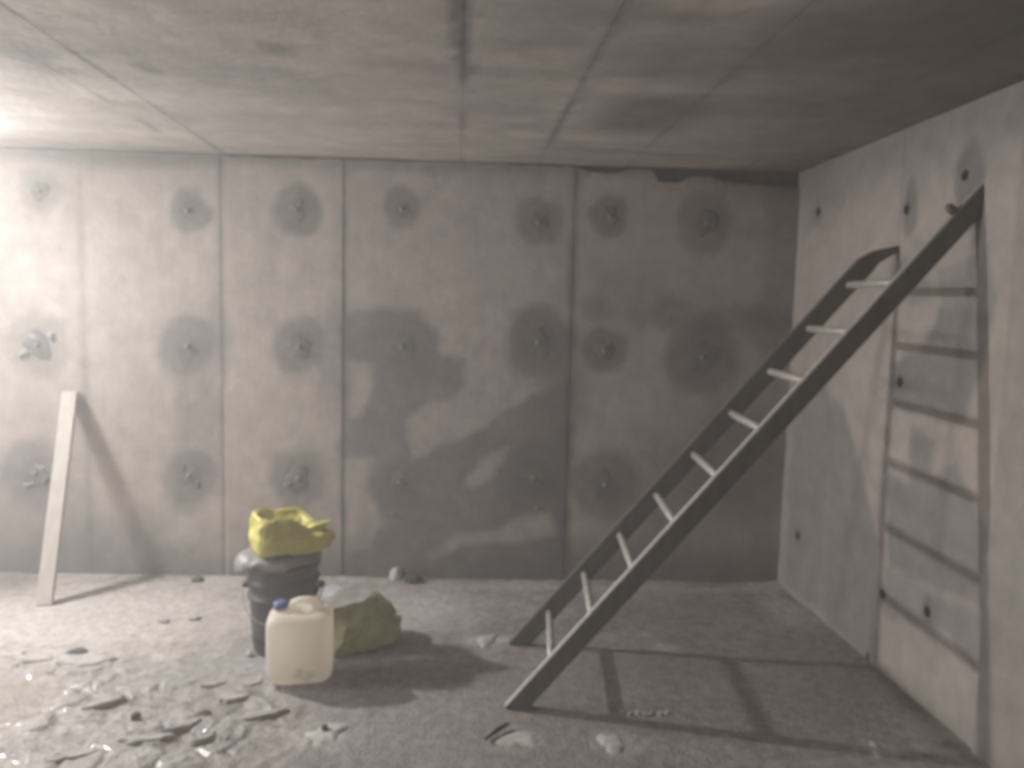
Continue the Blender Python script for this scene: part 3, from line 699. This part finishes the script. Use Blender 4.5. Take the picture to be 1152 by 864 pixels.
# the hand recess is pressed into the top beside the raised grip
Vn = np.array(V)
rec = (1 - sstep(.018, .040, np.abs(Vn[:, 0] - .022))) * sstep(HB - .07, HB - .02, Vn[:, 2]) * (1 - sstep(.02, .075, np.abs(Vn[:, 1])))
Vn[:, 2] -= .018 * rec
body = mesh_obj('body', Vn, Fc, M_CAN, jc)
def can_tint(o):
    me = o.data; P_ = np.array([v.co[:] for v in me.vertices])
    c = np.broadcast_to(np.array([.91, .87, .79]), P_.shape).copy()
    front = (P_[:, 1] < 0)
    X_, Z_ = P_[:, 0], P_[:, 2]
    d1 = line_d(X_, Z_, [(.005, .075), (-.005, .058), (.012, .045), (.035, .032), (.040, .055), (.052, .06)])
    mk = np.exp(-(d1 / .017) ** 2) * front * .97
    grime = (1 - sstep(.0, .13, Z_ + .08 * fbm(X_ * 18, Z_ * 18, 0, 44))) * .30
    c = c * (1 - grime[:, None]) + np.array([.45, .40, .33]) * grime[:, None]
    c = c * (1 - mk[:, None]) + np.array([.06, .056, .05]) * mk[:, None]
    at_ = me.attributes.new('tint', 'FLOAT_COLOR', 'POINT'); at_.data.foreach_set('color', np.concatenate([c, np.ones((len(c), 1))], 1).astype(np.float32).ravel())
can_tint(body)
# raised grip: a thick bar on two feet
hpts = [(-.034, 0, HB - .018), (-.034, 0, HB + .012), (-.026, 0, HB + .030), (-.006, 0, HB + .038), (.030, 0, HB + .040), (.058, 0, HB + .036), (.072, 0, HB + .018), (.078, 0, HB - .018)]
V, Fc = tube(hpts, [.021, .020, .019, .018, .018, .019, .022, .026], 16); g = mesh_obj('grip', V, Fc, M_CAN, jc); can_tint(g)
V, Fc = lathe([(.027, HB - .012), (.026, HB + .012), (.022, HB + .014), (.022, HB + .02)], 24); nk = mesh_obj('neck', V, Fc, M_CAN, jc); can_tint(nk); nk.location = (-.082, -.005, 0)
prof = [(.0001, HB + .040), (.024, HB + .040), (.029, HB + .036), (.030, HB + .012), (.027, HB + .010)]
V, Fc = lathe(prof, 36)
V = [(x * (1 + .03 * ((i % 36) % 2) * (i // 36 in (2, 3))), y * (1 + .03 * ((i % 36) % 2) * (i // 36 in (2, 3))), z) for i, (x, y, z) in enumerate(V)]
cp = mesh_obj('screw_cap', V, Fc, M_CAP, jc); cp['label'] = 'blue ribbed screw cap'; cp.location = (-.082, -.005, 0)

# ---------------------------------------------------------------- loose lumps on the floor
def stone(name, u, v, r, seed, mat, label, cat, sq=(1, 1, 1), dz=0):
    bm = bmesh.new(); bmesh.ops.create_icosphere(bm, subdivisions=3, radius=1)
    P_ = np.array([q.co[:] for q in bm.verts]); n1 = fbm(P_[:, 0] * 1.4 + seed, P_[:, 1] * 1.4, P_[:, 2] * 1.4, seed, 3)
    P_ = P_ * (1 + .8 * n1)[:, None] * np.array(sq) * r; P_[:, 2] = np.maximum(P_[:, 2], -r * .45 * sq[2])
    z0 = P_[:, 2].min()
    for q, c in zip(bm.verts, P_): q.co = c - np.array([0, 0, z0])
    o = bm_obj(name, bm, mat, None, smooth=False); p = on_z(u, v); o.location = (p[0], p[1], dz + .003); return tag(o, label, cat)
stone('stone', 464, 656, .050, 3, M_STONE, 'dark grey stone lying at the foot of the back wall', 'stone', (1.1, .7, .85))
stone('mortar_lump', 446, 653, .050, 5, M_PALE, 'pale mortar lump touching the dark stone at the back wall', 'lump', (.8, .6, 1.0))
stone('stone', 222, 655, .030, 8, M_STONE, 'small dark stone at the wall foot where the plank shadow ends', 'stone', (1.2, .9, .7))
stone('mud_clod', 86, 738, .040, 9, M_STONE, 'dark mud clod on the pale floor behind the left crust', 'clod', (1.3, .8, .5))
stone('mud_clod', 183, 700, .026, 11, M_MUD, 'small mud clod halfway between plank foot and bucket, left one', 'clod', (1.3, .8, .5))
stone('mud_clod', 218, 697, .026, 12, M_MUD, 'small mud clod left of the bucket, nearest to it', 'clod', (1.3, .8, .5))
stone('mud_clod', 980, 745, .030, 13, M_STONE, 'dark clod in the angle of floor and right wall', 'clod', (.8, 1, 1.2))
stone('mud_clod', 230, 806, .022, 14, M_STONE, 'little dark clod among the mud crust left of the jerrycan', 'clod', (1.2, 1, .6))
stone('pebble', 365, 823, .014, 15, M_STONE, 'tiny dark pebble on the pale splash below the jerrycan', 'pebble', (1, 1, .7), .01)
stone('pebble', 152, 808, .018, 16, M_STONE, 'tiny dark pebble on the wet ground at lower left', 'pebble', (1, 1, .8))
stone('mortar_chip', 280, 737, .016, 17, M_PALE, 'pale chip of mortar on the floor touching the left foot of the bucket', 'chip', (1, 1, .8))
q1, q2 = on_z(546, 836), on_z(571, 819)
V, Fc = tube([(q1[0], q1[1], .014), ((q1[0] + q2[0]) / 2, (q1[1] + q2[1]) / 2, .022), (q2[0], q2[1], .016)], [.008, .010, .007], 8)
st = mesh_obj('stick', V, Fc, M_STONE); tag(st, 'short dark stick across the pale splash below the ladder foot', 'stick')
